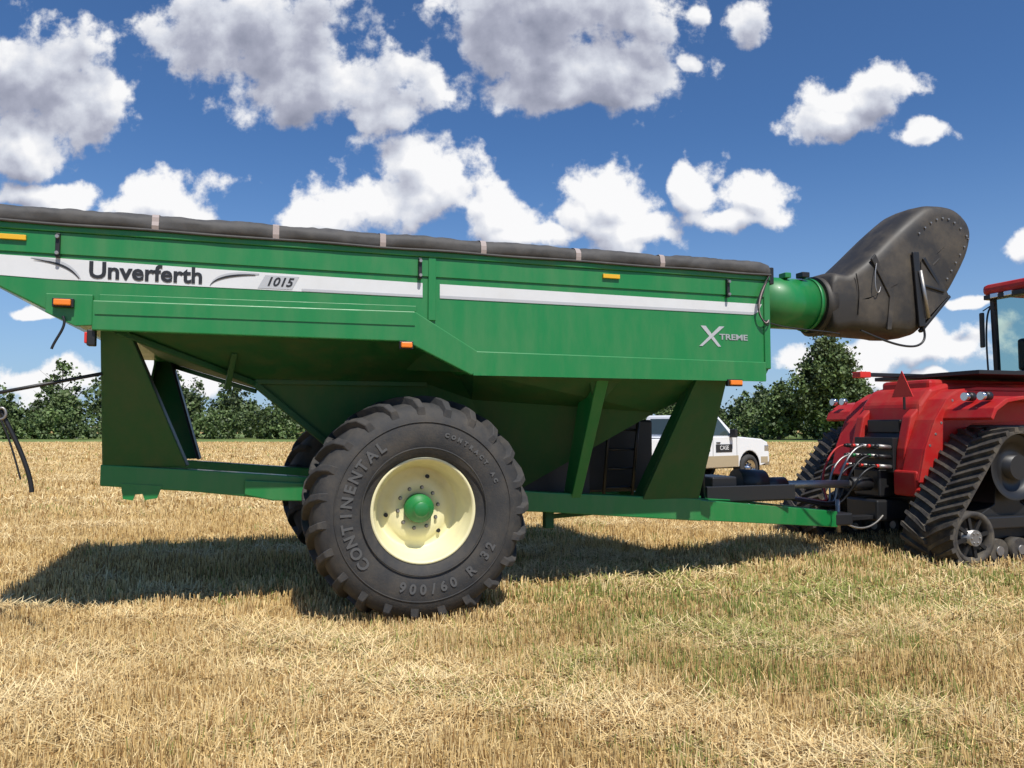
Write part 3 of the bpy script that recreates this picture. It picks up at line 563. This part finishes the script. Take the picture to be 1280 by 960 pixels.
# ------------------------------------------------------------ tracked tractor
tr=empty('tracked_tractor',(5.47,9.6,GZ),YAW)
def track(y0,y1,s0):
    circ=[(s0+.36,.36,.34),(s0+1.98,.36,.34),(s0+1.17,1.23,.44)]
    pts=[]
    for cx,cz,r in circ:
        for i in range(64): pts.append((cx+r*math.cos(i*math.pi/32),cz+r*math.sin(i*math.pi/32)))
    pts=sorted(set(pts))
    def half(ps):
        h=[]
        for p in ps:
            while len(h)>1 and (h[-1][0]-h[-2][0])*(p[1]-h[-2][1])-(h[-1][1]-h[-2][1])*(p[0]-h[-2][0])<=0: h.pop()
            h.append(p)
        return h
    hull=half(pts)[:-1]+half(pts[::-1])[:-1]
    H=np.array(hull+[hull[0]]); d=np.r_[0,np.cumsum(np.hypot(*np.diff(H,axis=0).T))]; Ltot=d[-1]
    def at(q):
        q=q%Ltot; x=np.interp(q,d,H[:,0]); z=np.interp(q,d,H[:,1]); q1=(q+.01)%Ltot; x1=np.interp(q1,d,H[:,0]); z1=np.interp(q1,d,H[:,1])
        tx,tz=x1-x,z1-z; n_=math.hypot(tx,tz) or 1; return x,z,tz/n_,-tx/n_
    v=[];f=[];n_=140
    for i in range(n_):
        x,z,nx_,nz_=at(i*Ltot/n_)
        v+=[(x,y0,z),(x,y1,z),(x+nx_*.035,y1,z+nz_*.035),(x+nx_*.035,y0,z+nz_*.035)]
    for i in range(n_):
        j=(i+1)%n_
        for k in range(4): f.append((4*i+k,4*j+k,4*j+(k+1)%4,4*i+(k+1)%4))
    mesh('track_belt',v,f,TRUB,tr)
    v=[];f=[]; NL=44; ym=(y0+y1)/2
    for i in range(NL):
        for sd in(0,1):
            q0=(i+.5*sd)*Ltot/NL; b0=len(v); S=[(0.02,0),(.5,.09),(1.0,.17)]
            for (u,dq) in S:
                y=ym+(u*(y1-ym+.005) if sd else -u*(ym-y0+.005))
                for (e_,hh) in((-.035,.02),(.035,.02),(.022,.085),(-.022,.085)):
                    x,z,nx_,nz_=at(q0-dq+e_); v.append((x+nx_*hh,y,z+nz_*hh))
            f.append((b0,b0+1,b0+2,b0+3)); f.append((b0+11,b0+10,b0+9,b0+8))
            for k in range(2):
                for c in range(4): f.append((b0+4*k+c,b0+4*k+(c+1)%4,b0+4*k+4+(c+1)%4,b0+4*k+4+c))
    mesh('track_lugs',v,f,TRUB,tr)
    for cx,cz,r in circ[:2]:
        for (a,b_) in((y0+.02,y0+.20),(y1-.20,y1-.02)):
            revolve('idler_rim',[(a,r-.01),(a,r-.06),(a+.04,r-.09),(b_,r-.09),(b_,r-.01)],cx,cz,TRUB,tr,48)
            for k in range(8):
                t_=k*math.pi/4+.2; beam('idler_spoke',(cx+.08*math.cos(t_),a+.04,cz+.08*math.sin(t_)),(cx+(r-.07)*math.cos(t_),a+.04,cz+(r-.07)*math.sin(t_)),.03,.045,BLACK,tr,0)
            revolve('idler_back',[(a+.10,r-.08),(a+.12,.02)],cx,cz,BLACK,tr,32,closed=False)
        cyl('idler_hub',(cx,y0+.0,cz),(cx,y1,cz),.10,STEEL,tr)
        for k in range(6):
            t_=k*math.pi/3; cyl('hub_bolt',(cx+.065*math.cos(t_),y0-.015,cz+.065*math.sin(t_)),(cx+.065*math.cos(t_),y0+.02,cz+.065*math.sin(t_)),.012,STEEL,tr,8)
    cx,cz,r=circ[2]
    revolve('drive_wheel',[(y0+.08,r-.01),(y0+.08,r-.10),(y0+.14,r-.12),(y0+.16,.12),(y0+.05,.11),(y0+.05,.01)],cx,cz,BLACK,tr,48,closed=False)
    revolve('drive_wheel_inner',[(y1-.08,r-.01),(y1-.08,r-.10),(y1-.14,r-.12),(y1-.16,.01)],cx,cz,BLACK,tr,48,closed=False)
    cyl('drive_hub',(cx,y0+.03,cz),(cx,y1,cz),.16,BLACK,tr)
    for k in range(3):
        xx=s0+.80+k*.37
        for (a,b_) in((y0+.05,y0+.2),(y1-.2,y1-.05)): cyl('mid_roller',(xx,a,.175),(xx,b_,.175),.15,TRUB,tr,24); cyl('roller_hub',(xx,a-.02,.175),(xx,a+.01,.175),.06,STEEL,tr,16)
    prism('undercarriage_frame',[(s0+.36,.30),(s0+.45,.50),(s0+.95,.75),(s0+1.0,1.15),(s0+1.34,1.15),(s0+1.4,.75),(s0+1.9,.50),(s0+1.98,.30)],y0+.22,y1-.22,BLACK,tr)
    box('frame_cover',s0+.62,s0+1.7,y0+.10,y0+.2,.44,.60,BLACK,tr,bevel=.02)
track(0,.78,0); track(2.52,3.30,0)
track(0,.78,3.7); track(2.52,3.30,3.7)
prism('rear_module',[(.55,.70),(.50,1.55),(.62,1.78),(3.3,1.78),(3.3,1.0),(2.2,.65)],1.05,2.25,BLACK,tr,bevel=.03)
prism('rear_module_cover',[(.60,1.72),(.66,2.08),(.86,2.30),(1.2,2.38),(3.2,2.40),(3.2,1.72)],1.10,2.20,RED,tr,bevel=.05)
prism('rear_red_spar',[(.36,.92),(.40,1.45),(.52,1.90),(.66,2.02),(.66,.92)],1.12,1.28,RED,tr,bevel=.02)
prism('rear_red_spar',[(.36,1.2),(.40,1.45),(.52,1.90),(.66,2.02),(.66,1.2)],2.02,2.16,RED,tr,bevel=.02)
box('rear_work_panel',.545,.60,1.35,1.98,1.66,1.86,BLACK,tr,bevel=.02)
def fender(y0,y1):
    P=[(.30,1.02),(.42,1.45),(.60,1.85),(.82,2.14),(1.05,2.27),(1.4,2.32),(2.45,2.32)]
    Q=[(2.45,2.26),(1.4,2.26),(1.08,2.21),(.87,2.08),(.66,1.80),(.49,1.42),(.38,1.0)]
    prism('fender_shell',P+Q,y0,y1,RED,tr,bevel=.012)
fender(.82,1.12); fender(2.16,2.48)
def fender2(y0,y1):
    P=[(.74,1.87),(.80,2.0),(1.0,2.12),(1.3,2.16),(2.5,2.16)]; Q=[(2.5,2.11),(1.3,2.11),(1.04,2.07),(.85,1.96),(.78,1.84)]
    prism('track_fender',P+Q,y0,y1,RED,tr,bevel=.01)
fender2(.05,.82); fender2(2.48,3.1)
sp_=[(.30,1.0),(.42,1.45),(.60,1.85),(.82,2.14),(1.05,2.26),(2.4,2.26),(2.4,1.85),(1.25,1.8),(.85,1.5),(.62,1.0)]
prism('fender_side_plate',sp_,.79,.825,RED,tr,bevel=.006)
prism('fender_side_plate',sp_,2.475,2.51,RED,tr,bevel=.006)
box('rear_hood',.95,3.1,1.20,2.10,2.22,2.44,RED,tr,bevel=.05); box('top_deck_bar',.45,3.3,2.0,2.08,2.52,2.58,BLACK,tr); box('top_deck',1.2,3.6,.6,2.5,2.48,2.54,BLACK,tr)
box('deck_light',.42,.62,1.95,2.12,2.50,2.59,ORANGE,tr)
for y in(.25,.5): cyl('fender_lamp',(.80,y,2.16),(.88,y,2.16),.055,CHROME,tr,20); cyl('fender_lamp_case',(.87,y,2.16),(.96,y,2.16),.06,BLACK,tr,20)
for y in(2.8,3.02): cyl('fender_lamp',(.80,y,2.16),(.88,y,2.16),.055,CHROME,tr,20)
for y in(.83,2.47):
    for k in range(5):
        u=k/4; cyl('fender_bolt',(.50+.42*u,y-.045 if y<1 else y+.045,1.5+.62*u),(.50+.42*u,y-.03 if y<1 else y+.03,1.5+.62*u),.018,STEEL,tr,8)
v=[(.56,1.50,2.18),(.56,1.11,2.18),(.56,1.305,2.56)]
mesh('smv_sign',v+[(x+.01,y,z) for x,y,z in v],[(0,1,2),(5,4,3),(0,1,4,3),(1,2,5,4),(2,0,3,5)],ORANGE,tr,bevel=.0)
beam('smv_post',(.60,1.31,2.0),(.60,1.31,2.45),.03,.03,BLACK,tr)
box('drawbar_support',.1,.7,1.35,1.95,.42,.72,BLACK,tr,bevel=.03); box('drawbar',-.85,.6,1.42,1.56,.44,.50,BLACK,tr); box('pto_housing',.2,.6,1.4,1.9,.75,1.15,BLACK,tr,bevel=.03)
box('lower_frame_red',.30,.9,.84,1.25,.80,1.15,RED,tr,bevel=.03)
for r_ in range(3):
    for c_ in range(5):
        y=1.33+c_*.15; z=1.20+r_*.14; cyl('coupler',(.12,y,z),(.36,y,z-.02),.032,[STEEL,BLACK,STEEL,BLACK,STEEL][(c_+r_)%5],tr,12)
        cyl('coupler_cap',(.08,y,z),(.13,y,z),.026,[ORANGE,BLACK,BLACK,GREEN][(c_*2+r_)%4],tr,10)
box('valve_block',.34,.5,1.28,2.02,1.10,1.60,BLACK,tr,bevel=.01)
for k in range(7):
    y=1.33+.13*k; z=1.20+.14*(k%3)
    hose('hydraulic_hose',[(.10,y,z),(-.12,y-.02,z-.02),(-.30-.05*(k%3),y,.95),(-.35,1.55+.03*k,.62+.03*(k%2)),(-.9,1.35+.03*k,.68+.04*(k%3)),(-1.5,1.15+.05*k,.82),(-2.2,1.1+.05*k,.90)],.015,[BLACK,BLACK,STEEL,BLACK,STEEL,RED,BLACK][k],tr)
hose('safety_chain',[(-.6,1.3,.5),(-.4,1.2,.30),(-.1,1.25,.32),(.2,1.35,.5)],.014,STEEL,tr)
box('articulation',3.2,3.8,1.3,2.0,.8,1.4,BLACK,tr); box('front_frame',3.7,7.2,1.05,2.25,.9,1.6,BLACK,tr,bevel=.04)
prism('engine_hood',[(5.2,1.6),(5.2,2.55),(5.6,2.75),(7.6,2.6),(7.9,2.4),(7.95,1.5),(7.6,1.2)],1.0,2.3,RED,tr,bevel=.08)
box('front_fender',3.9,6.2,.0,.85,1.95,2.03,RED,tr,bevel=.03); box('front_fender_far',3.9,6.2,2.45,3.3,1.95,2.03,RED,tr,bevel=.03)
CX=.34
box('cab_base',3.30+CX,5.1+CX,.95,2.38,2.0,2.68,BLACK,tr,bevel=.03)
CLEAR=bpy.data.materials.new('clear_glass'); CLEAR.use_nodes=True; q=CLEAR.node_tree; pb=q.nodes['Principled BSDF']; pb.inputs['Base Color'].default_value=(.50,.66,.62,1); pb.inputs['Transmission Weight'].default_value=1; pb.inputs['Roughness'].default_value=.02; pb.inputs['IOR'].default_value=1.05
zt=3.98
mesh('cab_glass',[(3.31+CX,1.0,2.68),(3.31+CX,2.33,2.68),(3.27+CX,2.34,zt),(3.27+CX,.99,zt)],[(0,1,2,3)],CLEAR,tr)
mesh('cab_glass_far',[(3.31+CX,2.35,2.68),(5.0+CX,2.35,2.68),(4.96+CX,2.35,zt),(3.27+CX,2.35,zt)],[(0,1,2,3)],CLEAR,tr)
mesh('cab_glass_near',[(3.31+CX,.98,2.68),(5.0+CX,.98,2.68),(4.96+CX,.98,zt),(3.27+CX,.98,zt)],[(0,1,2,3)],CLEAR,tr)
for (x,y) in((3.31,.98),(3.31,2.35),(5.0,.98),(5.0,2.35)): beam('cab_pillar',(x+CX,y,2.66),(x-.04+CX,y,3.98),.08,.08,BLACK,tr)
box('operator_seat',3.9+CX,4.35+CX,1.4,1.95,2.75,3.0,BLACK,tr,bevel=.05); box('seat_back',3.8+CX,3.95+CX,1.4,1.95,3.0,3.6,BLACK,tr,bevel=.05)
box('instructor_seat',3.7+CX,4.1+CX,1.98,2.28,2.7,3.25,BLACK,tr,bevel=.05)
box('cab_roof',3.15+CX,5.15+CX,.86,2.47,3.98,4.17,RED,tr,bevel=.07); box('roof_visor',3.12+CX,3.3+CX,.92,2.41,3.90,3.98,BLACK,tr,bevel=.01)
for y in(1.1,1.35,1.95,2.2): box('roof_lamp',3.10+CX,3.18+CX,y-.07,y+.07,3.91,3.99,CHROME,tr,bevel=.01)
beam('mirror_arm',(3.3+CX,2.4,3.83),(3.2+CX,2.50,3.73),.02,.02,BLACK,tr); box('mirror',3.14+CX,3.18+CX,2.44,2.53,3.1,3.70,BLACK,tr,bevel=.02)
hose('cab_handrail',[(3.2+CX,2.42,2.5),(3.15+CX,2.42,3.2),(3.15+CX,2.42,3.7),(3.28+CX,2.4,3.8)],.015,BLACK,tr)

# ------------------------------------------------------------ pickup truck
pk=empty('pickup_truck',(3.42,21.5,GZ),rad(35))
def arch(cx,r,n_=10): return [(cx+r*math.cos(math.pi*i/n_),.50+r*math.sin(math.pi*i/n_)) for i in range(n_+1)]
low=[(0,.62),(0,1.40),(1.98,1.40),(2.0,1.45),(4.35,1.45),(5.6,1.36),(5.9,1.26),(5.98,.9),(5.98,.62),(5.6,.52)]+arch(5.0,.50)+arch(1.25,.50)+[(.6,.52)]
prism('body',low,0,2.0,TWHITE,pk,bevel=.05)
box('lower_trim',1.80,4.45,-.008,.03,.52,.86,TGOLD,pk,bevel=.004); box('lower_trim_bed',.05,.68,-.008,.03,.60,.86,TGOLD,pk,bevel=.004); box('lower_trim_front',5.55,5.9,-.008,.03,.60,.80,TGOLD,pk,bevel=.004)
hexa('cabin',[(2.05,.04,1.44),(4.45,.04,1.44),(4.45,1.96,1.44),(2.05,1.96,1.44)],[(2.30,.20,2.10),(3.75,.20,2.10),(3.75,1.80,2.10),(2.30,1.80,2.10)],TWHITE,pk,bevel=.05)
def wq(x,z): return (x,.04+.16*(z-1.44)/.66-.006,z)
for nm,P in(('front_window',[(3.32,1.48),(4.18,1.48),(3.72,1.99),(3.32,1.99)]),('rear_window',[(2.32,1.48),(3.22,1.48),(3.22,1.99),(2.44,1.99)])):
    mesh(nm,[wq(*p) for p in P],[(0,1,2,3)],GLASS,pk)
mesh('windshield',[(4.42,.18,1.50),(4.42,1.82,1.50),(3.80,1.68,2.06),(3.80,.32,2.06)],[(0,1,2,3)],GLASS,pk).location=(.015,0,.012)
mesh('back_glass',[(2.07,.3,1.52),(2.07,1.7,1.52),(2.26,1.6,1.99),(2.26,.4,1.99)],[(0,1,2,3)],GLASS,pk).location=(-.012,0,.004)
box('box_well',.1,1.9,.1,1.9,1.39,1.405,BLACK,pk); box('front_bumper',5.85,6.08,.05,1.95,.50,.74,CHROME,pk,bevel=.03); box('rear_bumper',-.12,.05,.1,1.9,.5,.7,CHROME,pk,bevel=.03)
box('grille',5.93,6.0,.5,1.5,.78,1.20,CHROME,pk,bevel=.02); box('headlight',5.72,5.97,-.005,.4,.95,1.17,CHROME,pk,bevel=.03); box('tail_light',-.01,.12,-.005,.12,1.0,1.3,ORANGE,pk)
for x in(2.02,3.27,4.38): box('door_gap',x-.006,x+.006,-.004,.01,.82,1.44,BLACK,pk,bevel=0)
box('door_handle',2.95,3.12,-.02,.01,1.24,1.28,BLACK,pk); box('door_handle_front',3.42,3.60,-.02,.01,1.24,1.28,BLACK,pk)
box('side_mirror',4.02,4.14,-.24,-.02,1.42,1.68,BLACK,pk,bevel=.02)
box('door_sign',3.40,4.15,-.011,-.001,.97,1.21,DECK,pk,bevel=0); text('door_lettering','CASE',facing_near(3.78,-.014,1.10),.18,TWHITE,pk)
for x in(1.25,5.0):
    for (a,b_) in((-.02,.26),(1.74,2.02)):
        s_=1 if a<1 else -1; o_=a if s_==1 else b_
        revolve('tyre',[(o_+s_*q,r) for q,r in[(.06,.25),(.0,.30),(.0,.38),(.04,.43),(.14,.44),(.24,.43),(.28,.38),(.28,.28)]],x,.44,RUBBER,pk,40)
        revolve('wheel_rim',[(o_+s_*q,r) for q,r in[(.02,.27),(.05,.25),(.10,.22),(.09,.08),(.03,.07),(.03,.01)]],x,.44,CHROME,pk,32,closed=False)
        for k in range(8):
            t_=k*math.pi/4; cyl('rim_hole',(x+.155*math.cos(t_),o_+s_*.085,.44+.155*math.sin(t_)),(x+.155*math.cos(t_),o_+s_*.11,.44+.155*math.sin(t_)),.038,BLACK,pk,10)
        revolve('wheel_well',[(a+.02,.49),(b_,.49)],x,.50,BLACK,pk,32,closed=False)
box('chassis',.3,5.8,.3,1.7,.45,.75,BLACK,pk)
print('done')
